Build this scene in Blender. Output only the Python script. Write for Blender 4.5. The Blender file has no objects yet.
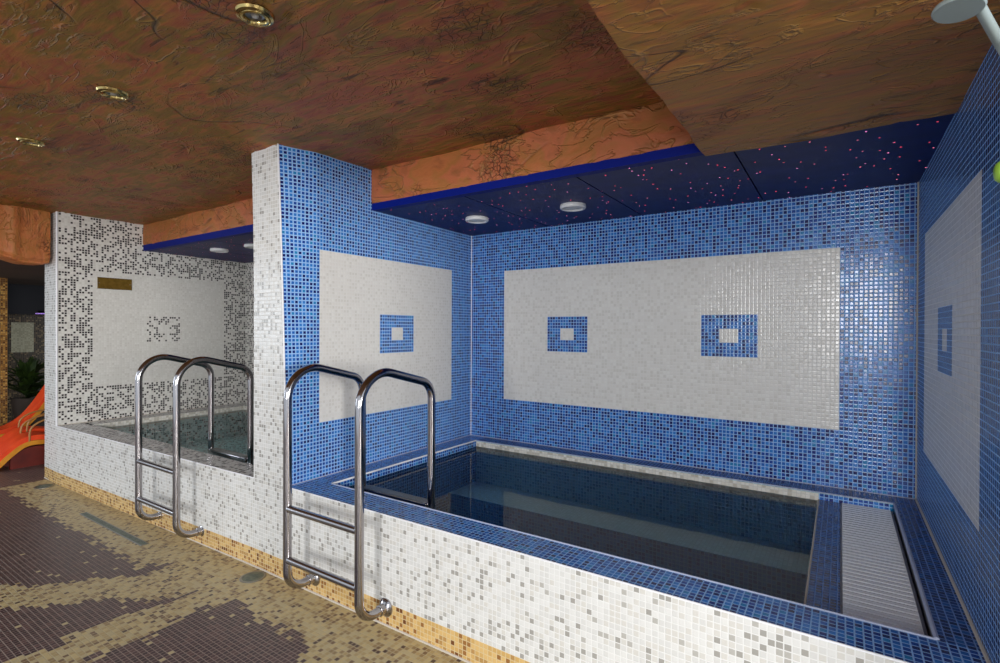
import bpy, bmesh, math, random
from mathutils import Vector, Matrix, noise
random.seed(7)
SC = bpy.context.scene
COL = SC.collection
PI = math.pi
T = 0.022                      # mosaic pitch (m)
HC = 24 * T                    # height of the pool coping above the floor
W = 133.66 * T                 # width of the blue pool room
YF = -79.04 * T                # face of the pool front wall
YB = -1.105                    # front edge of the star ceilings
ZS = 2.208                     # star ceiling
ZR = 2.47                      # rock ceiling
ZL = 2.2                       # lower rock slab
ZWATER = 0.484

# ------------------------------------------------------------------ materials
def lin(c):
    r = []
    for v in c[:3]:
        v = v / 255.0
        r.append(v / 12.92 if v <= 0.04045 else ((v + 0.055) / 1.055) ** 2.4)
    return (r[0], r[1], r[2], 1.0)

class S:                       # a socket with arithmetic
    nt = None
    def __init__(s, k): s.k = k
    @staticmethod
    def op(o, *a):
        n = S.nt.nodes.new('ShaderNodeMath'); n.operation = o
        for i, v in enumerate(a):
            if isinstance(v, S): S.nt.links.new(v.k, n.inputs[i])
            else: n.inputs[i].default_value = float(v)
        return S(n.outputs[0])
    def __add__(s, o): return S.op('ADD', s, o)
    __radd__ = __add__
    def __sub__(s, o): return S.op('SUBTRACT', s, o)
    def __rsub__(s, o): return S.op('SUBTRACT', o, s)
    def __mul__(s, o): return S.op('MULTIPLY', s, o)
    __rmul__ = __mul__
    def __truediv__(s, o): return S.op('DIVIDE', s, o)
    def floor(s): return S.op('FLOOR', s)
    def lt(s, o): return S.op('LESS_THAN', s, o)
    def gt(s, o): return S.op('GREATER_THAN', s, o)
    def mn(s, o): return S.op('MINIMUM', s, o)
    def mx(s, o): return S.op('MAXIMUM', s, o)
    def ab(s): return S.op('ABSOLUTE', s)
    def pw(s, o): return S.op('POWER', s, o)

def inside(a, lo, hi):         # tile index a in [lo, hi)
    return a.gt(lo - 0.5) * a.lt(hi - 0.5)

def new_mat(name):
    m = bpy.data.materials.new(name); m.use_nodes = True
    S.nt = m.node_tree
    b = S.nt.nodes['Principled BSDF']
    return m, b

def node(t, **kw):
    n = S.nt.nodes.new(t)
    for k, v in kw.items(): setattr(n, k, v)
    return n

def ramp(fac, stops, const=True):
    n = node('ShaderNodeValToRGB')
    n.color_ramp.interpolation = 'CONSTANT' if const else 'LINEAR'
    e = n.color_ramp.elements
    while len(e) > 1: e.remove(e[-1])
    e[0].position = stops[0][0]; e[0].color = lin(stops[0][1])
    for p, c in stops[1:]:
        x = e.new(p); x.color = lin(c)
    S.nt.links.new(fac.k, n.inputs[0])
    return n.outputs[0]

def mix(f, a, b):
    n = node('ShaderNodeMix', data_type='RGBA')
    if isinstance(f, S): S.nt.links.new(f.k, n.inputs[0])
    else: n.inputs[0].default_value = f
    for v, i in ((a, 6), (b, 7)):
        if isinstance(v, tuple): n.inputs[i].default_value = v
        else: S.nt.links.new(v, n.inputs[i])
    return n.outputs[2]

def position():
    g = node('ShaderNodeNewGeometry'); x = node('ShaderNodeSeparateXYZ')
    S.nt.links.new(g.outputs['Position'], x.inputs[0])
    return g, [S(x.outputs[i]) for i in range(3)]

def white_noise(a, b, seed):
    c = node('ShaderNodeCombineXYZ')
    for i, v in enumerate((a, b)): S.nt.links.new(v.k, c.inputs[i])
    c.inputs[2].default_value = seed
    n = node('ShaderNodeTexWhiteNoise', noise_dimensions='3D')
    S.nt.links.new(c.outputs[0], n.inputs['Vector'])
    return S(n.outputs['Value']), n.outputs['Color']

def smooth_noise(a, b, scale, seed, detail=1.0):
    c = node('ShaderNodeCombineXYZ')
    for i, v in enumerate((a, b)): S.nt.links.new(v.k, c.inputs[i])
    c.inputs[2].default_value = seed
    n = node('ShaderNodeTexNoise'); n.inputs['Scale'].default_value = scale; n.inputs['Detail'].default_value = detail
    S.nt.links.new(c.outputs[0], n.inputs['Vector'])
    return S(n.outputs[0])

SEED = [1.5]
def tile_mat(name, axes, origin, paint, gap=0.2, rough=0.19, jitter=0.016, spec=0.40, signs=(1, 1)):
    m, b = new_mat(name)
    SEED[0] += 7.37
    g, P = position()
    a = (P[axes[0]] - origin[0]) * (signs[0] / T); c = (P[axes[1]] - origin[1]) * (signs[1] / T)
    ia, ic = a.floor(), c.floor()
    fa, fc = a - ia, c - ic
    edge = fa.mn(1.0 - fa).mn(fc.mn(1.0 - fc))
    grout = edge.lt(gap / 2)
    rnd, rcol = white_noise(ia, ic, SEED[0])
    tc, gc = paint(ia, ic, rnd, SEED[0])
    S.nt.links.new(mix(grout, tc, gc), b.inputs['Base Color'])
    S.nt.links.new((grout * (0.7 - rough) + rough).k, b.inputs['Roughness'])
    b.inputs['Specular IOR Level'].default_value = spec
    v = node('ShaderNodeVectorMath', operation='SUBTRACT'); S.nt.links.new(rcol, v.inputs[0]); v.inputs[1].default_value = (.5, .5, .5)
    v2 = node('ShaderNodeVectorMath', operation='SCALE'); S.nt.links.new(v.outputs[0], v2.inputs[0]); v2.inputs['Scale'].default_value = jitter * 2
    v3 = node('ShaderNodeVectorMath', operation='ADD'); S.nt.links.new(v2.outputs[0], v3.inputs[0]); S.nt.links.new(g.outputs['Normal'], v3.inputs[1])
    v4 = node('ShaderNodeVectorMath', operation='NORMALIZE'); S.nt.links.new(v3.outputs[0], v4.inputs[0])
    bp = node('ShaderNodeBump'); bp.inputs['Strength'].default_value = 0.3; bp.inputs['Distance'].default_value = 0.002
    S.nt.links.new((edge / gap).mn(1.0).k, bp.inputs['Height']); S.nt.links.new(v4.outputs[0], bp.inputs['Normal'])
    S.nt.links.new(bp.outputs[0], b.inputs['Normal'])
    return m

BLUE = [(0, (8, 20, 92)), (.15, (12, 36, 116)), (.29, (16, 64, 148)), (.5, (26, 94, 178)), (.75, (40, 116, 196)), (.93, (28, 122, 180))]
BLUE_G = (142, 182, 230)
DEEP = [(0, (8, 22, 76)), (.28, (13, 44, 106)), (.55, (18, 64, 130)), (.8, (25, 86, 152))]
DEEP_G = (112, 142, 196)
PANEL = [(0, (213, 210, 204)), (.25, (222, 219, 214)), (.6, (226, 224, 219)), (.85, (218, 215, 209))]
PANEL_G = (218, 216, 212)

def blue_paint(ia, ic, rnd, sd):
    return ramp(rnd, BLUE), lin(BLUE_G)
def deep_paint(ia, ic, rnd, sd):
    return ramp(rnd, DEEP), lin(DEEP_G)
def panel_paint_factory(pan, squares, blue=BLUE):
    def paint(ia, ic, rnd, sd):
        f = inside(ia, pan[0], pan[1]) * inside(ic, pan[2], pan[3])
        for (s0, z0) in squares:
            f = f - inside(ia, s0, s0 + 15) * inside(ic, z0, z0 + 12) + inside(ia, s0 + 5, s0 + 10) * inside(ic, z0 + 4, z0 + 8)
        return mix(f, ramp(rnd, blue), ramp(rnd, PANEL)), mix(f, lin(BLUE_G), lin(PANEL_G))
    return paint
def front_paint(ia, ic, rnd, sd):
    cl = smooth_noise(ia, ic, .23, sd + 3, 0)
    r2 = rnd + (cl - .5) * -.35
    white = ramp(r2.mx(0.0), [(0, (160, 157, 151)), (.11, (178, 175, 169)), (.165, (209, 208, 205)), (.45, (216, 215, 212)), (.75, (205, 202, 196))])
    gold = ramp(rnd, [(0, (112, 70, 40)), (.07, (150, 104, 58)), (.2, (178, 138, 84)), (.4, (200, 162, 100)), (.7, (210, 174, 114))])
    low = ic.lt(4.5)
    return mix(low, white, gold), mix(low, lin((222, 221, 219)), lin((206, 184, 140)))
def speck_factory(pan, badge):
    def paint(ia, ic, rnd, sd):
        f = inside(ia, pan[0], pan[1]) * inside(ic, pan[2], pan[3])
        cl = smooth_noise(ia, ic, .3, sd, 0)
        dark = (rnd + (cl - .5) * .3).lt(.50) * (1.0 - f)
        if badge:
            bf = inside(ia, badge[0], badge[0] + 15) * inside(ic, badge[1], badge[1] + 12) - inside(ia, badge[0] + 5, badge[0] + 10) * inside(ic, badge[1] + 4, badge[1] + 8)
            dark = dark + bf * rnd.lt(.42)
        col = mix(dark, ramp(rnd, [(0, (218, 216, 210)), (.5, (226, 224, 219)), (.8, (212, 209, 203))]), lin((40, 32, 32)))
        return col, lin((220, 218, 213))
    return paint
def speck_dense(ia, ic, rnd, sd):
    return ramp(rnd, [(0, (78, 76, 78)), (.2, (128, 128, 128)), (.36, (206, 206, 204)), (.7, (226, 226, 224))]), lin((200, 200, 198))
def speck_under(ia, ic, rnd, sd):
    return ramp(rnd, [(0, (74, 104, 112)), (.16, (120, 170, 178)), (.3, (184, 240, 246)), (.7, (200, 248, 252))]), lin((192, 244, 250))
def aqua_paint(ia, ic, rnd, sd):
    return ramp(rnd, [(0, (116, 160, 178)), (.3, (150, 196, 206)), (.65, (168, 212, 216))]), lin((206, 228, 230))
def navy_paint(ia, ic, rnd, sd):
    return ramp(rnd, [(0, (34, 112, 180)), (.3, (46, 138, 206)), (.65, (58, 152, 214))]), lin((110, 176, 216))
def stone_paint(ia, ic, rnd, sd):
    return ramp(rnd, [(0, (216, 222, 212)), (.4, (230, 234, 226)), (.8, (222, 228, 218))]), lin((208, 214, 208))
def white_paint(ia, ic, rnd, sd):
    return ramp(rnd, [(0, (196, 190, 178)), (.3, (220, 216, 206)), (.7, (228, 225, 218))]), lin((200, 198, 192))
def gold_paint(ia, ic, rnd, sd):
    return ramp(rnd, [(0, (90, 56, 26)), (.3, (134, 92, 40)), (.6, (168, 122, 56)), (.85, (188, 146, 78))]), lin((120, 92, 56))
def far_paint(ia, ic, rnd, sd):
    f = inside(ia, -47, -35) * inside(ic, 47, 68)
    return mix(f, ramp(rnd, [(0, (34, 28, 22)), (.4, (62, 50, 38)), (.75, (118, 98, 70))]), ramp(rnd, [(0, (146, 142, 118)), (.5, (168, 164, 140))])), mix(f, lin((84, 72, 54)), lin((150, 146, 122)))
def floor_paint(ia, ic, rnd, sd):
    n1, _ = white_noise((ia / 2.0).floor(), (ic / 1.0).floor(), sd + 11)
    n2, _ = white_noise((ia / 1.0).floor(), (ic / 3.0).floor(), sd + 23)
    j1 = (n1 - .5) * 4.0; j2 = (n2 - .5) * 4.0
    lowf = (smooth_noise(ia, ic, .07, sd + 5, 0) - .5) * 7.0
    # stepped dark waves of the floor mosaic, in tile indices
    A = ((ic + j1).lt(-97.0)) * ((ia - ic + j1 + lowf).lt(66.0))
    A2 = ((ic + j2).lt(-92.5)) * ((ia + j1).lt(-33)) * ((ia + ic + j1).gt(-134.0)) * ((ia - ic).lt(62))
    B = ((ia - ic + j1 + lowf).gt(82.5)) * ((ia + j2).lt(-15.5))
    Cc = ((ia + j2).gt(-3.5)) * ((ic + j1 + lowf * .5).lt(-93.0)) * ((ia + ic + j1).lt(-66.0))
    D = ((ia + j2).gt(-1.0)) * ((ic + j1).lt(-128.0))
    far = ia.lt(-163.5)
    dark = A.mx(far).mx(A2).mx(B).mx(Cc).mx(D)
    flip = rnd.gt(.990)
    dark = (dark - flip).mx(0.0)
    beige = ramp(rnd, [(0, (86, 64, 54)), (.05, (122, 96, 70)), (.15, (150, 126, 88)), (.32, (176, 154, 108)), (.55, (192, 172, 124)), (.8, (184, 168, 128))])
    brown = ramp(rnd, [(0, (64, 46, 48)), (.3, (82, 60, 60)), (.6, (72, 52, 55)), (.85, (94, 70, 68))])
    return mix(dark, beige, brown), mix(dark, lin((186, 172, 140)), lin((150, 134, 124)))

MATS = {}
def tm(kind, plane):
    key = kind + '_' + plane
    if key not in MATS:
        axes = {'xz': (0, 2), 'yz': (1, 2), 'xy': (0, 1)}[plane]
        paint, kw = {
            'blue': (blue_paint, {}), 'deep': (deep_paint, {'rough': .22, 'gap': .17}), 'front': (front_paint, {'gap': .16, 'rough': .25, 'jitter': .03}), 'edge': (speck_dense, {'rough': .2}),
            'basin': (navy_paint, {'rough': .4}), 'aqua': (aqua_paint, {'rough': .4}), 'under': (speck_under, {'rough': .4}), 'stone': (stone_paint, {'rough': .4}), 'white': (white_paint, {'gap': .14}),
            'gold': (gold_paint, {}), 'speck': (speck_factory((0, 0, 0, 0), None), {'rough': .25, 'gap': .25}),
        }[kind]
        org = {'xz': (0, 0), 'yz': (YF, 0), 'xy': (0, YF)}[plane]
        MATS[key] = tile_mat('mosaic ' + kind + ' ' + plane, axes, org, paint, **kw)
    return MATS[key]

M_BACK = tile_mat('mosaic back wall', (0, 2), (0, HC), panel_paint_factory((15, 118, 15, 62), ((33, 33), (84, 33))))
M_PART = tile_mat('mosaic partition', (1, 2), (0, HC), panel_paint_factory((12, 69, 15, 62), ((32, 33),)), signs=(-1, 1), gap=.32)
M_RIGHT = tile_mat('mosaic right wall', (1, 2), (0, HC), panel_paint_factory((12, 67, 14, 62), ((31, 33),), DEEP), signs=(-1, 1), gap=.18, rough=.2, spec=.2, jitter=.012)  # darker ramp than the other blue walls, puts this wall's shade into its tiles
M_LEFTW = tile_mat('mosaic left wall', (1, 2), (0, HC), speck_factory((12, 70, 15, 65), (34, 34)), signs=(-1, 1), rough=.3, gap=.25)
M_FLOOR = tile_mat('mosaic floor', (0, 1), (0, 0), floor_paint, gap=.15, rough=.35, jitter=.03, spec=.35)
M_FAR = tile_mat('mosaic far wall', (1, 2), (0, 0), far_paint)

def simple(name, rgb, rough=.5, metal=0.0, spec=.5, emit=None):
    m, b = new_mat(name)
    b.inputs['Base Color'].default_value = lin(rgb); b.inputs['Roughness'].default_value = rough
    b.inputs['Metallic'].default_value = metal; b.inputs['Specular IOR Level'].default_value = spec
    if emit: b.inputs['Emission Color'].default_value = lin(rgb); b.inputs['Emission Strength'].default_value = emit
    return m

def mottled(name, c1, c2, scale, rough, metal=0.0):
    m, b = new_mat(name)
    tc = node('ShaderNodeTexCoord'); n = node('ShaderNodeTexNoise'); n.inputs['Scale'].default_value = scale; n.inputs['Detail'].default_value = 4
    S.nt.links.new(tc.outputs['Object'], n.inputs['Vector'])
    S.nt.links.new(ramp(S(n.outputs[0]), [(.35, c1), (.65, c2)], False), b.inputs['Base Color'])
    b.inputs['Roughness'].default_value = rough; b.inputs['Metallic'].default_value = metal
    return m

def rock_mat(name, stops, crack=0.5, fold=.38):
    m, b = new_mat(name)
    g, P = position()
    def tex(scale, detail, sx, sy, sz, dist=0.0, seed=0.0):
        mp = node('ShaderNodeMapping'); mp.inputs['Scale'].default_value = (sx, sy, sz); mp.inputs['Location'].default_value = (seed, seed * .7, 0)
        S.nt.links.new(g.outputs['Position'], mp.inputs['Vector'])
        n = node('ShaderNodeTexNoise'); n.inputs['Scale'].default_value = scale; n.inputs['Detail'].default_value = detail
        n.inputs['Distortion'].default_value = dist
        S.nt.links.new(mp.outputs[0], n.inputs['Vector'])
        return S(n.outputs[0])
    big = tex(1.7, 5, 1, 1.3, 1, 1.2)
    mid = tex(5.5, 8, .8, 2.0, 1, 1.5, 5)
    fine = tex(26, 6, .5, 2.2, 1, .6, 9)
    streak = tex(9, 6, .28, 2.4, 1, .8, 15)
    base = ramp(big * .42 + mid * .3 + streak * .28, stops, False)
    # thin plaster folds
    r1 = 1.0 - ((tex(2.6, 3, .9, 1.7, 1, 1.6, 21) - .5).ab() * 42.0).mn(1.0)
    r2 = 1.0 - ((tex(4.6, 4, .6, 1.8, 1, 2.2, 33) - .5).ab() * 40.0).mn(1.0)
    gate = ((tex(2.2, 2, 1, 1, 1, 0, 40) - .44) * 9.0).mn(1.0).mx(0.0)
    gate2 = ((tex(3.1, 2, 1, 1, 1, 0, 47) - .46) * 9.0).mn(1.0).mx(0.0)
    folds = r1.pw(2.0) * gate * .8 + r2.pw(2.0) * gate2 * .6
    # crackled patches
    vo = node('ShaderNodeTexVoronoi', feature='DISTANCE_TO_EDGE'); vo.inputs['Scale'].default_value = 34
    mp = node('ShaderNodeMapping'); mp.inputs['Scale'].default_value = (.7, 1.3, 1)
    wob = node('ShaderNodeVectorMath', operation='ADD'); wn = node('ShaderNodeTexNoise'); wn.inputs['Scale'].default_value = 9
    S.nt.links.new(g.outputs['Position'], wn.inputs['Vector']); sc = node('ShaderNodeVectorMath', operation='SCALE'); sc.inputs['Scale'].default_value = .09
    S.nt.links.new(wn.outputs['Color'], sc.inputs[0]); S.nt.links.new(sc.outputs[0], wob.inputs[0]); S.nt.links.new(g.outputs['Position'], wob.inputs[1])
    S.nt.links.new(wob.outputs[0], mp.inputs['Vector']); S.nt.links.new(mp.outputs[0], vo.inputs['Vector'])
    patch = ((tex(2.7, 2, 1, 1, 1, 0, 60) - .585) * 14.0).mn(1.0).mx(0.0)
    cr = (1.0 - (S(vo.outputs['Distance']) * 11.0).mn(1.0)) * patch
    ln = (1.0 - ((tex(1.0, 2, .8, 1.5, 1, .6, 77) - .5).ab() * 190.0).mn(1.0)) * ((tex(1.6, 1, 1, 1, 1, 0, 81) - .53) * 9.0).mn(1.0).mx(0.0)
    st = ((tex(11, 4, .42, 2.6, 1, 1.3, 91) - .60) * 12.0).mn(1.0).mx(0.0) * gate
    dk = (cr * crack + ln * .8 + patch * .12 + st * .6).mn(.85)
    col = mix(dk, base, lin((40, 28, 22)))
    S.nt.links.new(mix(folds * fold, col, lin((206, 166, 104))), b.inputs['Base Color'])
    b.inputs['Roughness'].default_value = .55; b.inputs['Specular IOR Level'].default_value = .35
    h = folds * 1.0 - st * .3 + mid * .45 + streak * .4 + fine * .14 - cr * .5 - ln * .6
    bp = node('ShaderNodeBump'); bp.inputs['Strength'].default_value = .72; bp.inputs['Distance'].default_value = .02
    S.nt.links.new(h.k, bp.inputs['Height']); S.nt.links.new(bp.outputs[0], b.inputs['Normal'])
    return m

M_ROCK = rock_mat('painted plaster rock', [(.34, (104, 64, 40)), (.41, (164, 92, 58)), (.465, (140, 110, 42)), (.515, (178, 116, 58)), (.565, (176, 94, 62)), (.64, (140, 114, 46))])
M_ROCKL = rock_mat('painted plaster rock ochre', [(.34, (132, 82, 44)), (.43, (180, 116, 64)), (.5, (168, 124, 58)), (.57, (188, 116, 66)), (.66, (146, 98, 50))], .5, .5)
M_ROCKF = rock_mat('painted plaster rock orange', [(.34, (140, 80, 44)), (.43, (184, 108, 60)), (.5, (166, 106, 52)), (.56, (186, 104, 66)), (.66, (146, 90, 48))], .7)

def star_mat():
    m, b = new_mat('dark blue star panel')
    g, P = position()
    b.inputs['Roughness'].default_value = .5; b.inputs['Specular IOR Level'].default_value = .25
    vo = node('ShaderNodeTexVoronoi', voronoi_dimensions='2D'); vo.inputs['Scale'].default_value = 11.5
    S.nt.links.new(g.outputs['Position'], vo.inputs['Vector'])
    sep = node('ShaderNodeSeparateColor'); S.nt.links.new(vo.outputs['Color'], sep.inputs[0])
    dot = S(vo.outputs['Distance']).lt(.038) * S(sep.outputs[1]).gt(.42)
    nn = smooth_noise(P[0], P[1], 7.0, 3.0, 4)
    S.nt.links.new(ramp(nn, [(.3, (8, 18, 82)), (.7, (12, 27, 104))], False), b.inputs['Base Color'])
    S.nt.links.new(ramp(S(sep.outputs[0]), [(0, (255, 70, 90)), (.5, (255, 120, 150)), (.8, (230, 130, 190))]), b.inputs['Emission Color'])
    S.nt.links.new((dot * (S(sep.outputs[2]) * 1.8 + .8)).k, b.inputs['Emission Strength'])
    return m
M_STAR = star_mat()
M_BAND = simple('blue edge trim', (0, 22, 118), .6, 0.0, .15)
M_SEAM = simple('dark seam', (8, 10, 34), .6)
M_CHROME = simple('polished steel', (166, 162, 164), .12, 1.0)
M_STEEL = simple('dull steel', (150, 150, 146), .32, 1.0)
M_BRASS = simple('brass', (188, 166, 108), .22, 1.0)
M_PLAQUE = mottled('brass plate', (120, 92, 30), (142, 110, 42), 30, .42, .55)
M_GLASSB = simple('frosted bulb glass', (206, 204, 196), .2)
M_LAMPW = simple('white lamp housing', (226, 226, 226), .35)
M_LENS = simple('lamp diffuser', (214, 216, 214), .45)
M_PROFILE = simple('white corner profile', (232, 232, 236), .4)
M_GROUT = simple('pale grout joint', (196, 186, 172), .8)
M_GROUTB = simple('blue grey joint', (168, 176, 200), .7)
M_GRATE = simple('white plastic slat', (240, 240, 240), .45)
M_FRAME = simple('grey channel frame', (122, 122, 130), .5)
M_DRAIN = mottled('oxidised steel cover', (92, 104, 98), (120, 128, 116), 40, .45, .4)
M_ORANGE = mottled('orange lounger shell', (232, 60, 16), (248, 82, 28), 6, .45)
M_RED = mottled('dark red lounger side', (84, 16, 8), (110, 26, 12), 6, .5)
M_YELL = mottled('amber lounger edge', (206, 130, 24), (230, 160, 44), 8, .45)
M_TAN = simple('tan bentwood', (168, 118, 62), .45)
M_LEAF = mottled('dark leaf', (28, 44, 12), (52, 74, 20), 10, .5)
M_POT = simple('brown clay pot', (58, 44, 34), .6)
M_NAVY = simple('navy bulkhead', (3, 4, 16), .7)
M_BROWN = mottled('dark brown soffit', (50, 38, 26), (66, 48, 32), 3, .7)
M_SHOWER = simple('pale grey enamel', (150, 162, 160), .4)
M_GREEN = simple('lime green plastic', (158, 204, 72), .3)
M_VIOLET = simple('violet lamp', (180, 140, 235), .4, emit=1.2)

def water_mat(name, tint):
    m, b = new_mat(name)
    S.nt.nodes.remove(b)
    out = [n for n in S.nt.nodes if n.type == 'OUTPUT_MATERIAL'][0]
    tr = node('ShaderNodeBsdfTransparent'); tr.inputs[0].default_value = tint
    gl = node('ShaderNodeBsdfGlossy'); gl.inputs['Roughness'].default_value = .0
    fr = node('ShaderNodeFresnel'); fr.inputs['IOR'].default_value = 1.24
    mx = node('ShaderNodeMixShader')
    g = node('ShaderNodeNewGeometry')
    nz = node('ShaderNodeTexNoise'); nz.inputs['Scale'].default_value = 5; nz.inputs['Detail'].default_value = 2
    S.nt.links.new(g.outputs['Position'], nz.inputs['Vector'])
    bp = node('ShaderNodeBump'); bp.inputs['Strength'].default_value = .05; bp.inputs['Distance'].default_value = .01
    S.nt.links.new(nz.outputs[0], bp.inputs['Height'])
    for q in (gl, fr): S.nt.links.new(bp.outputs[0], q.inputs['Normal'])
    S.nt.links.new(fr.outputs[0], mx.inputs[0]); S.nt.links.new(tr.outputs[0], mx.inputs[1]); S.nt.links.new(gl.outputs[0], mx.inputs[2])
    S.nt.links.new(mx.outputs[0], out.inputs[0])
    return m
M_WATER = water_mat('pool water', (.62, .86, .95, 1))
M_WATERL = water_mat('teal pool water', (.9, 1.0, 1.0, 1))

# ------------------------------------------------------------------ mesh helpers
def obj(name, bm, mats, parent=None, smooth=False, kind=None):
    me = bpy.data.meshes.new(name)
    bmesh.ops.recalc_face_normals(bm, faces=bm.faces[:])
    if smooth:
        for f in bm.faces: f.smooth = True
    bm.to_mesh(me); bm.free()
    if not isinstance(mats, (list, tuple)): mats = [mats]
    for m in mats: me.materials.append(m)
    if smooth:
        for e in me.edges: pass
        try: me.set_sharp_from_angle(angle=math.radians(38))
        except Exception: pass
    o = bpy.data.objects.new(name, me); COL.objects.link(o)
    if parent: o.parent = parent; o.matrix_parent_inverse = Matrix.Translation(-parent.location)
    if kind: o['kind'] = kind
    return o

def thing(name, label, cat, loc, group=None):
    o = bpy.data.objects.new(name, None); COL.objects.link(o); o.location = loc; o.empty_display_size = .05
    o['label'] = label; o['category'] = cat
    if group: o['group'] = group
    return o
def tag(o, label, cat, group=None):
    o['label'] = label; o['category'] = cat
    if group: o['group'] = group
    return o
def copy_thing(r, delta, label):
    c = r.copy(); COL.objects.link(c); c.location = r.location + Vector(delta); c['label'] = label
    for ch in list(r.children):
        d = ch.copy(); COL.objects.link(d); d.parent = c; d.matrix_parent_inverse = ch.matrix_parent_inverse.copy()
        for g in list(ch.children):
            e = g.copy(); COL.objects.link(e); e.parent = d; e.matrix_parent_inverse = g.matrix_parent_inverse.copy()
    return c

def box_into(bm, x0, x1, y0, y1, z0, z1, mi=0, face_mi=None):
    v = [bm.verts.new((x, y, z)) for z in (z0, z1) for y in (y0, y1) for x in (x0, x1)]
    q = {'bottom': (0, 2, 3, 1), 'top': (4, 5, 7, 6), 'front': (0, 1, 5, 4), 'back': (2, 6, 7, 3), 'left': (0, 4, 6, 2), 'right': (1, 3, 7, 5)}
    for k, ids in q.items():
        f = bm.faces.new([v[i] for i in ids]); f.material_index = (face_mi or {}).get(k, mi)
    return v
def box(x0, x1, y0, y1, z0, z1, mi=0, face_mi=None, bevel=0):
    bm = bmesh.new(); box_into(bm, x0, x1, y0, y1, z0, z1, mi, face_mi)
    if bevel: bmesh.ops.bevel(bm, geom=bm.edges[:], offset=bevel, segments=2, affect='EDGES', profile=.5)
    return bm
def prism(poly, z0, z1, mis, mtop=0):       # poly: xy corners, mis: material per side
    bm = bmesh.new(); n = len(poly)
    lo = [bm.verts.new((x, y, z0)) for x, y in poly]; hi = [bm.verts.new((x, y, z1)) for x, y in poly]
    for i in range(n):
        f = bm.faces.new((lo[i], lo[(i + 1) % n], hi[(i + 1) % n], hi[i])); f.material_index = mis[i]
    f = bm.faces.new(hi); f.material_index = mtop
    bm.faces.new(lo[::-1])
    return bm
def fillet(pts, radii, seg=8):              # polyline with rounded corners
    out = [Vector(pts[0])]
    for i in range(1, len(pts) - 1):
        a, b, c = Vector(pts[i - 1]), Vector(pts[i]), Vector(pts[i + 1])
        u, w = (a - b).normalized(), (c - b).normalized()
        ang = u.angle(w); r = radii[i - 1]; d = r / math.tan(ang / 2)
        p0, p1 = b + u * d, b + w * d
        ctr = b + (u + w).normalized() * (r / math.sin(ang / 2))
        q0, q1 = p0 - ctr, p1 - ctr; tot = q0.angle(q1); ax = q0.cross(q1).normalized()
        for k in range(seg + 1): out.append(ctr + Matrix.Rotation(tot * k / seg, 3, ax) @ q0)
    out.append(Vector(pts[-1])); return out
def tube_into(bm, pts, r, n=16, mi=0, caps=True, radii=None):
    pts = [Vector(p) for p in pts]; rings = []
    t = (pts[1] - pts[0]).normalized(); up = Vector((1, 0, 0)) if abs(t.x) < .9 else Vector((0, 0, 1))
    nrm = (up - t * up.dot(t)).normalized()
    for i, p in enumerate(pts):
        t2 = ((pts[min(i + 1, len(pts) - 1)] - p).normalized() + (p - pts[max(i - 1, 0)]).normalized()).normalized()
        nrm = (nrm - t2 * nrm.dot(t2)).normalized(); bi = t2.cross(nrm); rr = radii[i] if radii else r
        rings.append([bm.verts.new(p + (nrm * math.cos(2 * PI * k / n) + bi * math.sin(2 * PI * k / n)) * rr) for k in range(n)])
    for a, b in zip(rings, rings[1:]):
        for k in range(n):
            f = bm.faces.new((a[k], a[(k + 1) % n], b[(k + 1) % n], b[k])); f.material_index = mi
    if caps:
        for rg in (rings[0], rings[-1]):
            f = bm.faces.new(rg); f.material_index = mi
def lathe_into(bm, prof, origin, axis=(0, 0, 1), n=40, mi=0):
    ax = Vector(axis).normalized(); u = ax.orthogonal().normalized(); w = ax.cross(u); o = Vector(origin); rings = []
    for r, h in prof:
        rings.append([bm.verts.new(o + ax * h + (u * math.cos(2 * PI * k / n) + w * math.sin(2 * PI * k / n)) * max(r, 1e-5)) for k in range(n)])
    for a, b in zip(rings, rings[1:]):
        for k in range(n):
            f = bm.faces.new((a[k], a[(k + 1) % n], b[(k + 1) % n], b[k])); f.material_index = mi
    for rg in (rings[0], rings[-1]):
        f = bm.faces.new(rg); f.material_index = mi
def struct(name, bm, mats, smooth=False):
    return obj(name, bm, mats, None, smooth, 'structure')

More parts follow.
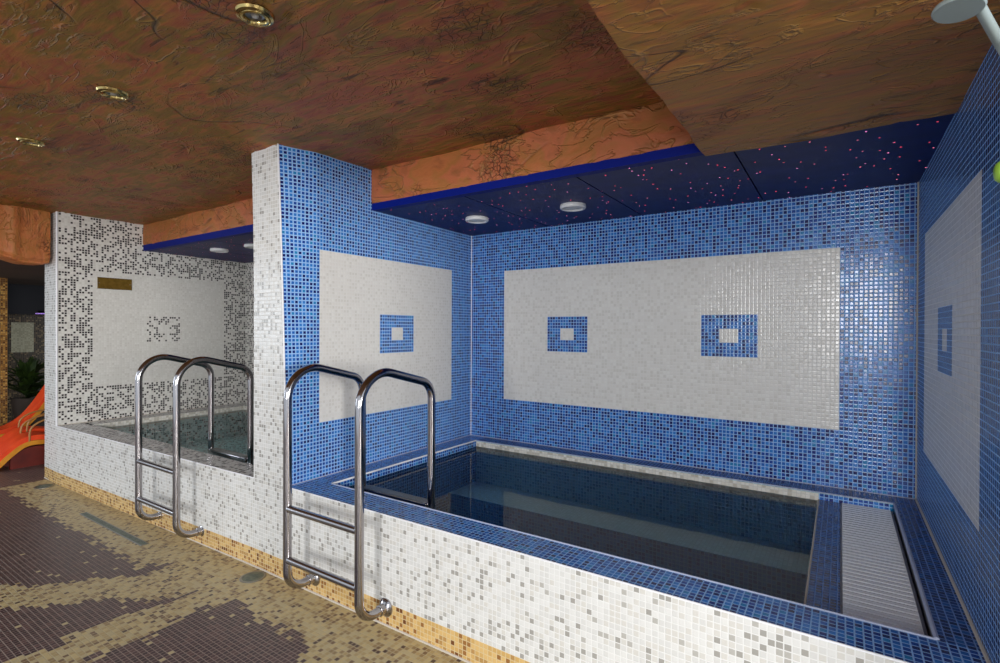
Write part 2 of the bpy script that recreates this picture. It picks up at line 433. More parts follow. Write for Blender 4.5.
# ------------------------------------------------------------------ rock surfaces
def rock_h(x, y, amp=.016, seed=0.0):
    v = Vector((x * 1.5 + seed, y * 2.3, seed * .37))
    h = noise.noise(v) * 1.0 + noise.noise(v * 2.7) * .45 + noise.noise(v * 6.1) * .16
    w = Vector((x * 2.0 + seed + noise.noise(v * 1.3) * .8, y * 4.2 + noise.noise(v * 1.7 + Vector((9, 3, 1))) * .8, 4.2))
    ridge = max(0, 1 - abs(noise.noise(w)) * 9) ** 2 * max(0, noise.noise(v * .9 + Vector((31, 7, 2))) + .25)
    return amp * (h + ridge * 1.2)
def rock_grid(name, x0, x1, y0, y1, z, step, mat, amp=.016, seed=0.0, slab=.12, edge_jag=0.0):
    nx = max(2, int((x1 - x0) / step)); ny = max(2, int((y1 - y0) / step)); bm = bmesh.new(); g = []
    for j in range(ny + 1):
        row = []
        for i in range(nx + 1):
            x = x0 + (x1 - x0) * i / nx; y = y0 + (y1 - y0) * j / ny
            xx = x
            if edge_jag and i == 0: xx = x + edge_jag * (noise.noise(Vector((y * 3.1, 5, seed))) + .6 * noise.noise(Vector((y * 9, 2, seed))))
            row.append(bm.verts.new((xx, y, z + rock_h(x, y, amp, seed))))
        g.append(row)
    for j in range(ny):
        for i in range(nx):
            bm.faces.new((g[j][i], g[j + 1][i], g[j + 1][i + 1], g[j][i + 1]))
    rim = g[0][:] + [r[-1] for r in g[1:]] + g[-1][-2::-1] + [r[0] for r in g[-2:0:-1]]
    up = [bm.verts.new((v.co.x, v.co.y, z + slab)) for v in rim]; n = len(rim)
    for k in range(n): bm.faces.new((rim[k], rim[(k + 1) % n], up[(k + 1) % n], up[k]))
    bm.faces.new(up)
    return struct(name, bm, mat, True)
def rock_fascia(name, x0, x1, y, z0, z1, mat, step=.025, amp=.010, seed=3.0, thick=.05):
    nx = max(2, int((x1 - x0) / step)); nz = max(2, int((z1 - z0) / step)); bm = bmesh.new(); g = []
    for j in range(nz + 1):
        row = []
        for i in range(nx + 1):
            x = x0 + (x1 - x0) * i / nx; z = z0 + (z1 - z0) * j / nz
            zz = z + (.006 * noise.noise(Vector((x * 9, 1, seed))) if j == 0 else 0)
            row.append(bm.verts.new((x, y - rock_h(x, z * 1.2, amp, seed) - (.006 if 0 < j < nz else 0), zz)))
        g.append(row)
    for j in range(nz):
        for i in range(nx): bm.faces.new((g[j][i], g[j][i + 1], g[j + 1][i + 1], g[j + 1][i]))
    rim = g[0][:] + [r[-1] for r in g[1:]] + g[-1][-2::-1] + [r[0] for r in g[-2:0:-1]]
    bk = [bm.verts.new((v.co.x, y + thick, v.co.z)) for v in rim]; n = len(rim)
    for k in range(n): bm.faces.new((rim[k], rim[(k + 1) % n], bk[(k + 1) % n], bk[k]))
    bm.faces.new(bk)
    return struct(name, bm, mat, True)

rock_grid('ceiling', -8.5, W + .25, -4.5, YB, ZR, .035, M_ROCK, .013, 0.0)
rock_grid('ceiling_lower', 2.09, W + .02, -4.5, -1.065, ZL, .03, M_ROCKL, .012, 14.0, .26, .009)
rock_fascia('ceiling_drop_right', -.01, 2.14, YB, ZS + .04, ZR + .03, M_ROCKF)
rock_fascia('ceiling_drop_left', -3.42, -.30, YB, ZS + .055, ZR + .03, M_ROCKF, seed=11.0)

# rounded rock beam running towards the camera from the end of the left wall
def rock_beam():
    bm = bmesh.new(); nx, nz = 110, 30; g = []
    y0, y1 = -1.838, -4.6
    for j in range(nz + 1):
        row = []
        for i in range(nx + 1):
            y = y0 + (y1 - y0) * (i / nx) ** 1.3; d = y0 - y
            bot = 1.985 + .02 * max(0, 1 - d / .05) + (max(0, d - .16) ** 1.5) * .75 + .006 * noise.noise(Vector((y * 7, 0, 9)))
            bot = min(bot, ZR - .06); s = j / nz; zt = ZR + .04
            if s <= .7: z = zt - (zt - bot) * s / .7; x = -3.40
            else: z = bot + .01 * (s - .7) / .3; x = -3.40 - (s - .7) / .3 * .28
            if .6 < s < .8: x -= .03 * (abs(s - .7) < .04); z += .012 * (abs(s - .7) < .03)
            x += rock_h(y * 1.4, z * 1.4 + 3, .012, 23) + (.020 * math.exp(-((y + 2.085) / .035) ** 4) if s <= .7 else 0)
            row.append(bm.verts.new((x, y, z)))
        g.append(row)
    for j in range(nz):
        for i in range(nx): bm.faces.new((g[j][i], g[j][i + 1], g[j + 1][i + 1], g[j + 1][i]))
    for side in (0, -1):
        col = [r[side] for r in g]; c = bm.verts.new((-3.85, col[0].co.y, ZR + .04)); bm.faces.new(col + [c])
    return struct('ceiling_beam', bm, M_ROCKF, True)
rock_beam()

# star ceilings: panels with dark seams
def star_ceiling(name, x0, x1, seams):
    bm = bmesh.new(); xs = [x0] + seams + [x1]
    for a, b in zip(xs, xs[1:]): box_into(bm, a + .004, b - .004, YB + .045, .02, ZS, ZS + .02)
    box_into(bm, x0, x1, YB + .05, .02, ZS + .012, ZS + .05, 1)
    return struct(name, bm, [M_STAR, M_SEAM])
star_ceiling('ceiling_stars_right', -.02, W + .02, [.733, 1.458, 2.205])
star_ceiling('ceiling_stars_left', -3.42, -.30, [-2.72, -2.12, -1.48, -.9])
struct('trim_1', box(-.01, 2.16, YB - .004, YB + .046, ZS - .001, ZS + .043), M_BAND)
struct('trim_2', box(-3.40, -.31, YB - .004, YB + .046, ZS - .001, ZS + .058), M_BAND)

# ------------------------------------------------------------------ walls, ledges and basins
ZT = 2.56
struct('wall_back', box(-.0, W, 0, .12, -.3, ZT), M_BACK)
struct('wall_back_left', box(-3.5, -.32, 0, .12, -.3, ZT), tm('speck', 'xz'))
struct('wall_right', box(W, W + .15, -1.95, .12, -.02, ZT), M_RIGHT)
def partition():
    bm = bmesh.new(); zs = [-.3, HC, 1.0, 1.57, 2.05, ZT]; R = [0, 0, -.010, -.034, -.058, -.088]; L = [0, 0, 0, 0, -.010, -.034]
    ring = [[(-.32 + l, YF), (0 + r, YF), (0, YF + .20), (0, 0), (-.32, 0), (-.32, YF + .2)] for l, r in zip(L, R)]
    V = [[bm.verts.new((x, y, z)) for x, y in rg] for rg, z in zip(ring, zs)]
    mi = [0, 1, 1, 2, 2, 2]
    for a, b in zip(V, V[1:]):
        for k in range(6):
            f = bm.faces.new((a[k], a[(k + 1) % 6], b[(k + 1) % 6], b[k])); f.material_index = mi[k]
    bm.faces.new(V[0][::-1]); bm.faces.new(V[-1])
    return struct('wall_partition', bm, [tm('front', 'xz'), M_PART, tm('speck', 'yz')])
partition()
LN = (-3.32, -1.814); LO = (-3.665, -1.806)          # end cap of the left wall
struct('wall_left', prism([LO, LN, (-3.40, .12), (-3.74, .12)], -.02, ZT, [0, 1, 0, 2], 0), [tm('front', 'xz'), M_LEFTW, tm('gold', 'yz')])
IN = -1.556                                            # inner edge of the front ledges
struct('wall_front', box(0, W, YF, IN, -.25, HC, 0, {'top': 1, 'back': 2}), [tm('front', 'xz'), tm('deep' if 0 else 'blue', 'xy'), tm('deep', 'xz')])
bm = prism([LN, (-.32, YF), (-.32, IN - .02), (-3.32, -1.60)], -.25, HC, [0, 0, 2, 0], 1)
struct('wall_front_left', bm, [tm('front', 'xz'), tm('edge', 'xy'), tm('under', 'xz')])
# ledges round the blue pool
XI, XP, XG, XR, YI = .165, 2.505, 2.604, 2.838, -.152
def ledge(name, bm, *m): return struct(name, bm, list(m))
ledge('pool_ledge_left', box(0, XI, IN, 0, -.25, HC, 0, {'top': 0, 'right': 1}), tm('blue', 'xy'), tm('deep', 'yz'))
bm = box(XI, W, YI, 0, -.25, HC, 0, {'top': 0, 'front': 1})
ledge('pool_ledge_back', bm, tm('deep', 'xy'), tm('aqua', 'xz'))
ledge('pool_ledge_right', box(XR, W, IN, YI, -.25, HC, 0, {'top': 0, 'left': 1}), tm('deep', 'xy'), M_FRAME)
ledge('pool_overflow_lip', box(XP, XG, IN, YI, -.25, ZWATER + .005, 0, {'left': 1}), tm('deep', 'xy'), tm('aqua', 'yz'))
ledge('pool_channel', box(XG, XR, IN, YI, -.25, HC - .09, 0), M_FRAME)
# white and blue tile rows just above the water, a hair proud of the basin
struct('trim_3', box(XI, XP, YI - .004, YI, ZWATER - .02, HC - .006), tm('white', 'xz'))
struct('trim_4', box(XI, XI + .004, IN, YI - .004, ZWATER - .004, HC - .006), tm('blue', 'yz'))
struct('trim_24', box(XP, XR, YI - .003, YI, ZWATER - .01, HC - .006), tm('blue', 'xz'))
struct('pool_floor', box(XI - .02, XP + .02, IN - .02, YI + .02, -.33, -.24), tm('basin', 'xy'))
struct('pool_bench', box(XI, XP, -.50, YI, -.24, .2, 0, {'top': 1, 'front': 0}), [tm('basin', 'xz'), tm('stone', 'xy')])
# left pool
LX0, LY1 = -3.13, -.17
bm = bmesh.new()
box_into(bm, -3.42, LX0, -1.62, 0, -.25, HC, 0, {'right': 1}); ledge('pool_ledge_outer', bm, tm('edge', 'xy'), tm('under', 'yz'))
ledge('pool_ledge_rear', box(LX0, -.32, LY1, 0, -.25, HC, 0, {'front': 1}), tm('edge', 'xy'), tm('under', 'xz'))
struct('pool_floor_left', box(LX0 - .02, -.3, -1.63, LY1 + .02, -.33, .20), tm('under', 'xy'))
struct('trim_5', box(LX0, LX0 + .004, -1.60, LY1, ZWATER - .02, HC + .001), tm('white', 'yz'))
struct('trim_6', box(LX0, -.32, LY1 - .004, LY1, ZWATER - .02, HC + .001), tm('white', 'xz'))
# thin profiles along the edges
def rod(name, a, b, w=.006, m=M_PROFILE, via=()):
    bm = bmesh.new(); tube_into(bm, [a] + list(via) + [b], w, 8); struct(name, bm, m)
rod('trim_7', (0, YF, HC), (-.088, YF, ZT - .02), .005, M_PROFILE, [(-.010, YF, 1.0), (-.034, YF, 1.57), (-.058, YF, 2.05)])
rod('trim_8', (LN[0], LN[1], HC), (LN[0], LN[1], ZT - .05), .008)
rod('trim_9', (0, YF, HC), (W, YF, HC), .004)
rod('trim_10', (LN[0], LN[1], HC), (-.32, YF, HC), .004)
rod('trim_11', (0, 0, HC), (0, 0, ZS), .005)
rod('trim_12', (W, 0, HC), (W, 0, ZS), .006, M_GROUT)
rod('trim_13', (0, 0, HC), (W, 0, HC), .005, M_GROUTB)
rod('trim_14', (0, YF, HC), (0, 0, HC), .005, M_GROUTB)
rod('trim_15', (W, YF, HC), (W, 0, HC), .007, M_GROUT)
rod('trim_16', (XI, IN, HC), (XI, YI, HC), .006)
rod('trim_17', (XI, IN, HC), (XR, IN, HC), .004, M_GROUTB)
rod('trim_18', (XI, YI, HC), (XR, YI, HC), .004, M_GROUTB)
rod('trim_19', (XR, IN, HC), (XR, YI, HC), .007, M_GROUTB)
rod('trim_20', (XP, IN, ZWATER + .004), (XP, YI, ZWATER + .004), .004, M_GROUT)
rod('trim_21', (LO[0], LO[1], .002), (-.32, YF, .002), .006, M_GROUT)
rod('trim_22', (-.32, YF, .002), (W, YF, .002), .006, M_GROUT)
rod('trim_23', (LN[0], LN[1], HC), (-3.40, 0, HC), .005, M_GROUT)
# floor
bm = prism([(-9.5, -8), (W + 5, -8), (W + 5, YF - .3), (W + .15, YF - .3), (W + .15, YF + .02), (-3.5, YF + .02), (-3.5, 1.6), (-9.5, 1.6)], -.08, 0, [0] * 8, 0)
struct('floor', bm, M_FLOOR)

# water
def water(name, poly, m, label):
    bm = bmesh.new(); bm.faces.new([bm.verts.new((x, y, ZWATER)) for x, y in poly])
    o = obj(name, bm, m, kind='stuff')
    if o.data.polygons[0].normal.z < 0: o.data.flip_normals(); tag(o, label, 'water'); return o
water('pool_water', [(XI, IN), (XP, IN), (XP, YI), (XI, YI)], M_WATER, 'still dark blue green water filling the larger blue tiled pool')
water('pool_water', [(LX0, -1.60), (-.32, IN - .02), (-.32, LY1), (LX0, LY1)], M_WATERL, 'teal water filling the white speckled pool behind the dividing column')

# ------------------------------------------------------------------ ladders
def ladder(xa, xb, label):
    t = thing('pool_ladder', label, 'ladder', ((xa + xb) / 2, -1.905, 0), 'steel ladders hooked over the pool fronts')
    yf, yb = -1.905, -1.415
    for x in (xa, xb):
        pts = fillet([(x, YF + .004, .088), (x, yf, .088), (x, yf, 1.258), (x, yb, 1.132), (x, yb, -.12)], [.095, .155, .10], 12)
        bm = bmesh.new(); tube_into(bm, pts, .0212, 20)
        rail = obj('handrail', bm, M_CHROME, t, True)
        bm = bmesh.new()
        lathe_into(bm, [(.0, -.001), (.044, 0), (.044, .006), (.036, .014), (.0255, .020), (.0255, .044), (.0214, .046)], (x, YF, .088), (0, -1, 0), 28)
        obj('wall_flange', bm, M_CHROME, rail, True)
    for z in (.505, .245):
        bm = bmesh.new(); tube_into(bm, [(xa + .012, yf, z), (xb - .012, yf, z)], .0185, 16); obj('rung', bm, M_CHROME, t, True)
    for z in (.482, .19):
        bm = box(xa + .012, xb - .012, yb - .035, yb + .035, z - .026, z + .018, bevel=.009)
        tr = obj('tread', bm, M_CHROME, t, True)
        bm = bmesh.new()
        for k in range(-3, 4): box_into(bm, xa + .03, xb - .03, yb + k * .009 - .002, yb + k * .009 + .002, z + .0175, z + .0195)
        obj('grip_ribs', bm, M_STEEL, tr)
    return t
lad = ladder(.258, .792, 'polished steel ladder over the blue pool front, right of the dividing column')
copy_thing(lad, (-1.690, 0, 0), 'polished steel ladder over the speckled pool front, left of the dividing column')

# ------------------------------------------------------------------ overflow grating
t = thing('overflow_grating', 'white slatted overflow grating along the right side of the blue pool', 'grating', ((XG + XR) / 2, (IN + YI) / 2, HC - .04))
bm = bmesh.new(); y = IN + .012; n = 0
while y < YI - .012:
    box_into(bm, XG + .008, XR - .018, y, y + .0265, ZWATER - .012, ZWATER + .008); y += .0345; n += 1
obj('slats', bm, M_GRATE, t)
bm = bmesh.new()
for k in range(3):
    xx = XG + .05 + k * .068; box_into(bm, xx, xx + .008, IN + .012, YI - .012, ZWATER - .026, ZWATER - .016)
obj('carrier_rods', bm, M_GRATE, t)
bm = bmesh.new()
box_into(bm, XG + .001, XG + .007, IN + .004, YI - .004, ZWATER - .05, ZWATER + .003)
box_into(bm, XR - .017, XR - .008, IN + .004, YI - .004, ZWATER - .05, ZWATER + .003)
box_into(bm, XG + .007, XR - .017, YI - .011, YI - .004, ZWATER - .05, ZWATER - .004)
box_into(bm, XG + .007, XR - .017, IN + .004, IN + .011, ZWATER - .05, ZWATER - .004)
obj('channel_frame', bm, M_FRAME, t)

# ------------------------------------------------------------------ lamps
def spot(x, y, label, grp='white surface spotlights under the star ceilings'):
    t = thing('ceiling_spotlight', label, 'light', (x, y, ZS), grp)
    bm = bmesh.new(); lathe_into(bm, [(.060, .0), (.080, -.0), (.082, -.006), (.082, -.018), (.077, -.025), (.064, -.025), (.061, -.014)], (x, y, ZS), n=44)
    obj('housing', bm, M_LAMPW, t, True)
    bm = bmesh.new(); lathe_into(bm, [(.062, -.008), (.062, -.015), (.05, -.0185), (.025, -.021), (0, -.022)], (x, y, ZS), n=36)
    obj('lens', bm, M_LENS, t, True)
    return t
s0 = spot(.448, -.54, 'white round spotlight in the right star ceiling near the inner corner')
copy_thing(s0, (1.185 - .448, .017, 0), 'white round spotlight in the right star ceiling, farther from the corner')
copy_thing(s0, (-2.573 - .448, -.21, 0), 'white round spotlight over the speckled pool, the wholly visible one of two')
copy_thing(s0, (-2.04 - .448, -.17, 0), 'white round spotlight over the speckled pool, half hidden by the column')

def downlight(x, y, label):
    z = ZR + rock_h(x, y, .013, 0) - .004
    t = thing('brass_downlight', label, 'light', (x, y, z), 'brass downlights in the rock ceiling')
    bm = bmesh.new(); lathe_into(bm, [(.040, .012), (.060, .010), (.062, .002), (.058, -.006), (.049, -.010), (.046, -.006), (.044, -.010), (.037, -.012), (.032, -.006), (.031, .012)], (x, y, z), n=44)
    obj('trim_ring', bm, M_BRASS, t, True)
    bm = bmesh.new(); lathe_into(bm, [(.0305, .014), (.030, -.002), (.022, -.003), (.014, .002), (.013, .010)], (x, y, z), n=32)
    rf = obj('reflector', bm, M_STEEL, t, True)
    bm = bmesh.new(); lathe_into(bm, [(.0125, .014), (.0125, .0), (.009, -.006), (0, -.008)], (x, y, z), n=24)
    obj('bulb', bm, M_GLASSB, t, True)
    return t
downlight(.963, -2.51, 'brass recessed downlight nearest the camera, at the top of the rock ceiling')
downlight(-.116, -2.527, 'brass recessed downlight in the middle of the row of three')
downlight(-1.194, -2.533, 'brass recessed downlight farthest along the row, seen edge on')

# ------------------------------------------------------------------ plaque
lx = lambda yy: -3.40 + (.08) * (-yy / 1.814)
t = thing('wall_plaque', 'small brass plaque at the upper corner of the pale panel', 'plaque', (lx(-1.3), -1.3, 1.85))
def on_left_wall(y0, y1, z0, z1, d0, d1):
    bm = bmesh.new(); vs = []
    for z in (z0, z1):
        for yy, d in ((y0, d0), (y0, d1), (y1, d1), (y1, d0)): vs.append(bm.verts.new((lx(yy) + d, yy, z)))
    for f in ((0, 1, 2, 3), (4, 7, 6, 5), (0, 4, 5, 1), (1, 5, 6, 2), (2, 6, 7, 3), (3, 7, 4, 0)): bm.faces.new([vs[i] for i in f])
    return bm
pz = obj('plate', on_left_wall(-1.505, -1.215, 1.795, 1.905, .0005, .007), M_PLAQUE, t)
bm = on_left_wall(-1.505, -1.215, 1.899, 1.905, .007, .010)
for a in ((-1.505, -1.215, 1.795, 1.801), (-1.505, -1.499, 1.801, 1.899), (-1.221, -1.215, 1.801, 1.899)):
    b2 = on_left_wall(*a, .007, .010); me = bpy.data.meshes.new('x'); b2.to_mesh(me); b2.free(); bm.from_mesh(me); bpy.data.meshes.remove(me)
obj('raised_border', bm, M_BRASS, t)
for yy in (-1.49, -1.23):
    bm = bmesh.new(); lathe_into(bm, [(.005, 0), (.005, .003), (.003, .005)], (lx(yy) + .0065, yy, 1.85), (1, 0, 0), 12); obj('screw', bm, M_STEEL, t)

# ------------------------------------------------------------------ floor drains
def round_drain(x, y, r, label):
    t = thing('floor_drain', label, 'drain', (x, y, 0), 'round drains in the floor mosaic')
    bm = bmesh.new(); lathe_into(bm, [(r, .0), (r, .003), (r - .006, .0045), (r - .012, .003), (r - .012, .0)], (x, y, 0), n=40); obj('rim', bm, M_STEEL, t, True)
    bm = bmesh.new(); lathe_into(bm, [(r - .013, .0), (r - .013, .003), (0, .0036)], (x, y, 0), n=40); cv = obj('cover', bm, M_DRAIN, t, True)
    bm = bmesh.new()
    for k in range(-2, 3):
        h = math.sqrt(max(.0001, (r - .03) ** 2 - (k * .014) ** 2)); box_into(bm, x + k * .014 - .002, x + k * .014 + .002, y - h, y + h, .0035, .0046)
    obj('grille_bars', bm, M_DRAIN, cv)
round_drain(-.19, -1.82, .070, 'round green grey floor drain at the foot of the dividing column')
round_drain(-3.33, -1.90, .072, 'round dark floor drain at the far end of the pool front')
t = thing('slot_drain', 'long narrow grey slot drain set into the beige floor', 'drain', (-1.71, -1.965, 0))
obj('frame', box(-2.23, -1.19, -1.99, -1.94, 0, .003, bevel=.001), M_STEEL, t)
bm = bmesh.new()
for k in range(52): box_into(bm, -2.22 + k * .0197, -2.22 + k * .0197 + .014, -1.982, -1.948, .0025, .0045)
obj('cover_bars', bm, M_DRAIN, t)

# ------------------------------------------------------------------ fixtures at the right edge
t = thing('shower_head', 'round pale grey shower head on an arm under the lower rock ceiling', 'shower', (W, -1.86, 2.0))
hx = Vector((2.805, -2.052, 2.104)); ax = Vector((-.10, -.10, -1)).normalized()
bm = bmesh.new(); lathe_into(bm, [(.012, -.034), (.016, -.020), (.034, -.008), (.043, -.003), (.045, .003), (.042, .007), (0, .0075)], hx, ax, 44); hd = obj('head', bm, M_SHOWER, t, True)
bm = bmesh.new(); tube_into(bm, fillet([tuple(hx - ax * .018), (2.830, -2.055, 2.113), (2.899, -1.90, 2.068), (W, -1.86, 2.0)], [.012, .04], 6), .0105, 16); obj('arm', bm, M_SHOWER, t, True)
bm = bmesh.new(); lathe_into(bm, [(.03, -.001), (.03, .005), (.018, .012), (.012, .02)], (W, -1.86, 2.0), (-1, 0, 0), 28); obj('wall_rosette', bm, M_SHOWER, t, True)
t = thing('green_knob', 'lime green rounded plastic knob on the right blue wall', 'knob', (W, -1.875, 1.787))
bm = bmesh.new(); lathe_into(bm, [(.014, -.001), (.014, .016)], (W, -1.875, 1.787), (-1, 0, 0), 20); obj('stem', bm, M_GREEN, t, True)
bm = bmesh.new(); lathe_into(bm, [(.004, .014), (.015, .015), (.022, .020), (.026, .029), (.025, .037), (.019, .044), (.009, .047), (0, .0475)], (W, -1.875, 1.787), (-1, 0, 0), 32); obj('dome', bm, M_GREEN, t, True)

# ------------------------------------------------------------------ the lounge beyond the left wall
struct('wall_far', box(-8.2, -8.0, -4.5, 1.6, -.02, 1.62), M_FAR)
struct('wall_far_bulkhead', box(-8.2, -7.6, -4.5, 1.6, 1.62, 2.08), M_NAVY)
struct('ceiling_soffit', box(-8.2, -3.80, -2.9, 1.6, 2.06, 2.16), M_BROWN)
struct('pillar', box(-6.75, -6.45, -1.9, -1.43, 0, 2.06), [tm('gold', 'yz')])

def wave(name, y0, y1, prof, th, mats, parent):       # S shaped shell: prof = (x, z) centre line
    bm = bmesh.new(); L = []
    n = len(prof)
    for i, (x, z) in enumerate(prof):
        a = prof[max(0, i - 1)]; b = prof[min(n - 1, i + 1)]; tx, tz = b[0] - a[0], b[1] - a[1]; l = math.hypot(tx, tz) or 1
        nx, nz = -tz / l * th / 2, tx / l * th / 2
        L.append([bm.verts.new((x + s * nx, yy, z + s * nz)) for s, yy in ((1, y0), (1, y1), (-1, y1), (-1, y0))])
    for a, b in zip(L, L[1:]):
        for k in range(4):
            f = bm.faces.new((a[k], a[(k + 1) % 4], b[(k + 1) % 4], b[k])); f.material_index = 0
    bm.faces.new(L[0]); bm.faces.new(L[-1])
    return obj(name, bm, mats, parent, True)
def spline(pts, n=10):
    out = []
    for i in range(len(pts) - 1):
        p0 = pts[max(0, i - 1)]; p1 = pts[i]; p2 = pts[i + 1]; p3 = pts[min(len(pts) - 1, i + 2)]
        for k in range(n):
            s = k / n
            out.append(tuple(.5 * (2 * p1[j] + (p2[j] - p0[j]) * s + (2 * p0[j] - 5 * p1[j] + 4 * p2[j] - p3[j]) * s * s + (3 * p1[j] - p0[j] - 3 * p2[j] + p3[j]) * s ** 3) for j in (0, 1)))
    out.append(tuple(pts[-1])); return out
def wave_lounger(x, y, label):
    # lies along the world Y axis
    t = thing('wave_lounger', label, 'lounger', (x, y, 0), 'orange wave loungers beyond the left wall')
    seat = spline([(-.36, .05), (-.27, .09), (-.17, .19), (-.06, .275), (.06, .29), (.25, .25), (.45, .19), (.63, .2), (.79, .3), (.94, .5), (1.12, .82), (1.2, .97)])
    def part(name, off, th, m, x0, x1, cut=None):
        bm = bmesh.new(); L = []; pr = [(a, b - off) for a, b in seat]
        if cut: pr = [p for p in pr if cut[0] <= p[0] <= cut[1]]
        for i, (yy, zz) in enumerate(pr):
            a = pr[max(0, i - 1)]; b = pr[min(len(pr) - 1, i + 1)]; ty, tz = b[0] - a[0], b[1] - a[1]; l = math.hypot(ty, tz)
            ny, nz = -tz / l * th / 2, ty / l * th / 2
            L.append([bm.verts.new((x + xx, y + yy + s * ny, max(.0, zz + s * nz))) for s, xx in ((1, x0), (1, x1), (-1, x1), (-1, x0))])
        for a, b in zip(L, L[1:]):
            for k in range(4): bm.faces.new((a[k], a[(k + 1) % 4], b[(k + 1) % 4], b[k]))
        bm.faces.new(L[0]); bm.faces.new(L[-1])
        return obj(name, bm, m, t, True)
    part('cushion', 0, .05, M_ORANGE, -.14, .14)
    part('edge_band', .05, .045, M_YELL, -.145, .145)
    pr = [(a, b - .09) for a, b in seat if -.16 <= a <= .8]
    for xx in (-.12, .08):
        bm = bmesh.new()
        lo = [bm.verts.new((x + xx, y + a, 0)) for a, b in pr]; hi = [bm.verts.new((x + xx, y + a, b)) for a, b in pr]
        lo2 = [bm.verts.new((x + xx + .04, y + a, 0)) for a, b in pr]; hi2 = [bm.verts.new((x + xx + .04, y + a, b)) for a, b in pr]
        for i in range(len(pr) - 1):
            for q in ((lo[i], lo[i + 1], hi[i + 1], hi[i]), (lo2[i], hi2[i], hi2[i + 1], lo2[i + 1]), (hi[i], hi[i + 1], hi2[i + 1], hi2[i]), (lo[i], lo2[i], lo2[i + 1], lo[i + 1])): bm.faces.new(q)
        for i in (0, -1): bm.faces.new((lo[i], hi[i], hi2[i], lo2[i]))
        obj('side_panel', bm, M_RED, t)
    for s in (-1, 1):
        bm = bmesh.new(); xs = x + s * .14
        tube_into(bm, spline3([(xs, y - .02, .26), (xs, y + .0, .40), (xs, y + .14, .47), (xs, y + .34, .44), (xs, y + .44, .20)]), .009, 10)
        obj('armrest', bm, M_TAN, t, True)
    return t
def spline3(p, n=6):
    out = []
    for i in range(len(p) - 1):
        p0 = p[max(0, i - 1)]; p1 = p[i]; p2 = p[i + 1]; p3 = p[min(len(p) - 1, i + 2)]
        for k in range(n):
            s = k / n
            out.append(tuple(.5 * (2 * p1[j] + (p2[j] - p0[j]) * s + (2 * p0[j] - 5 * p1[j] + 4 * p2[j] - p3[j]) * s * s + (3 * p1[j] - p0[j] - 3 * p2[j] + p3[j]) * s ** 3) for j in range(3)))
    out.append(tuple(p[-1])); return out
wl = wave_lounger(-4.42, -1.74, 'orange wave shaped lounger nearest the left wall end, lowest in view')
copy_thing(wl, (-.44, .09, 0), 'orange wave shaped lounger just behind the nearest one')
copy_thing(wl, (-1.36, -.48, 0), 'orange red lounger with its back raised in front of the plant')

# plant in a pot
t = thing('potted_plant', 'dark green leafy plant in a brown pot behind the orange loungers', 'plant', (-7.3, -1.02, 0))
px_, py_ = -7.3, -1.02
bm = bmesh.new(); lathe_into(bm, [(.13, 0), (.17, .26), (.18, .40), (.165, .40), (.15, .36), (0, .36)], (px_, py_, 0), n=28); obj('pot', bm, M_POT, t, True)
bm = bmesh.new(); rg = random.Random(4)
for k in range(90):
    a = rg.uniform(0, 2 * PI); el = rg.uniform(.15, 1.35); ln = rg.uniform(.28, .62); wd = rg.uniform(.03, .055)
    d = Vector((math.cos(a) * math.cos(el), math.sin(a) * math.cos(el), math.sin(el))); side = d.cross(Vector((0, 0, 1))).normalized()
    p0 = Vector((px_, py_, .38 + rg.uniform(0, .3))); prev = None
    for s in range(6):
        f = s / 5; c = p0 + d * ln * f - Vector((0, 0, .28 * ln * f * f)); hw = wd * math.sin(PI * min(.97, .1 + .87 * f)) * .9
        cur = [bm.verts.new(c - side * hw), bm.verts.new(c + Vector((0, 0, -.012))), bm.verts.new(c + side * hw)]
        if prev:
            bm.faces.new((prev[0], prev[1], cur[1], cur[0])); bm.faces.new((prev[1], prev[2], cur[2], cur[1]))
        prev = cur
obj('foliage', bm, M_LEAF, t, True)
# small violet light by the column
t = thing('violet_lamp', 'small violet strip lamp at the edge of the far dark ceiling', 'light', (-7.6, -.79, 1.64))
obj('tube', box(-7.64, -7.60, -.86, -.70, 1.62, 1.645, bevel=.006), M_VIOLET, t)
obj('holder', box(-7.62, -7.6, -.83, -.73, 1.645, 1.68, bevel=.004), M_NAVY, t)

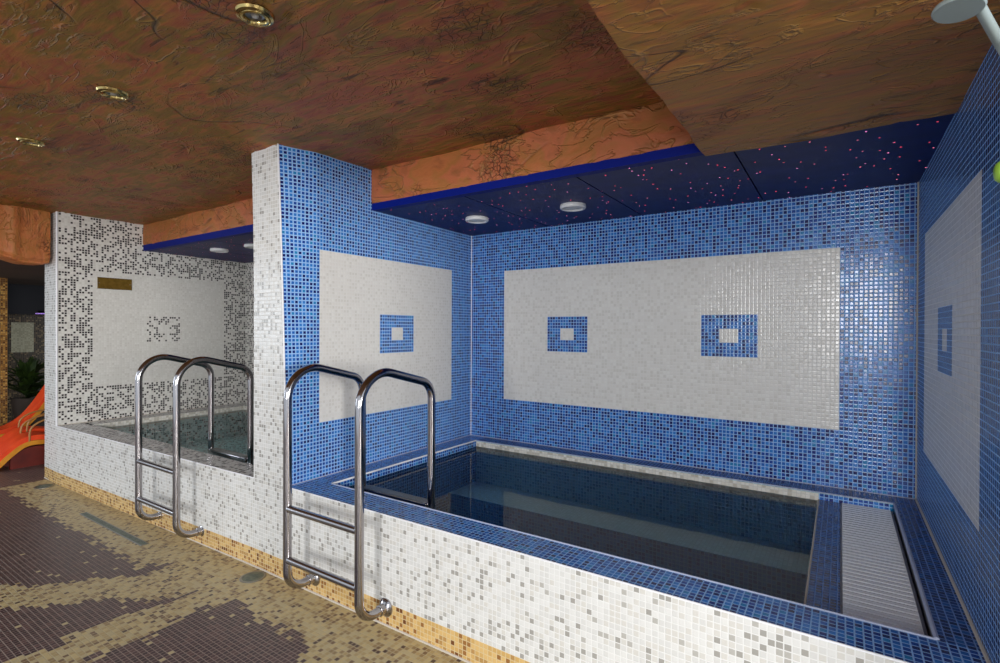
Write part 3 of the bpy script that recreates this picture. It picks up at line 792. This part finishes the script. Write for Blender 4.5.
# ------------------------------------------------------------------ light, world, camera
def area(name, loc, target, sx, sy, power, color=(1, 1, 1)):
    l = bpy.data.lights.new(name, 'AREA'); l.shape = 'RECTANGLE'; l.size = sx; l.size_y = sy; l.energy = power; l.color = color
    o = bpy.data.objects.new(name, l); COL.objects.link(o); o.location = loc
    o.rotation_euler = (Vector(target) - Vector(loc)).to_track_quat('-Z', 'Y').to_euler(); o['kind'] = 'helper'
    return o
area('window_daylight', (10.2, -6.0, 1.9), (0, -.9, 1.1), 3.4, 1.8, 700, (1, .985, .955))
area('window_daylight_rear', (3.10, -9.0, 1.85), (2.0, 0, 1.2), .72, 1.7, 245, (1, .99, .97))
area('window_daylight_side', (-5.6, -5.2, 1.7), (-1.5, -1.0, 1.0), 1.5, 1.5, 48, (.78, .89, 1))
w = bpy.data.worlds.new('World'); SC.world = w; w.use_nodes = True
bg = w.node_tree.nodes['Background']; bg.inputs[0].default_value = (.82, .91, 1, 1); bg.inputs[1].default_value = 1.08

cam = bpy.data.cameras.new('Camera'); co = bpy.data.objects.new('Camera', cam); COL.objects.link(co); SC.camera = co
cam.sensor_width = 36; cam.lens = 515.7 / 1000 * 36; cam.clip_start = .02
yaw, pitch, roll = .584, -.0042, .0042
f = Vector((-math.sin(yaw) * math.cos(pitch), math.cos(yaw) * math.cos(pitch), math.sin(pitch))); r = Vector((math.cos(yaw), math.sin(yaw), 0)); u = r.cross(f)
r2 = r * math.cos(roll) + u * math.sin(roll); u2 = -r * math.sin(roll) + u * math.cos(roll)
mw = Matrix((r2, u2, -f)).transposed().to_4x4(); mw.translation = (118.24 * T, -158.93 * T, 40.57 * T + HC); co.matrix_world = mw

vs = SC.view_settings; vs.view_transform = 'Standard'; vs.look = 'None'; vs.exposure = 0.0; vs.gamma = 1.0; vs.use_curve_mapping = False
SC.cycles.max_bounces = 8; SC.cycles.diffuse_bounces = 4; SC.cycles.glossy_bounces = 4; SC.cycles.transparent_max_bounces = 8
SC.cycles.use_denoising = True
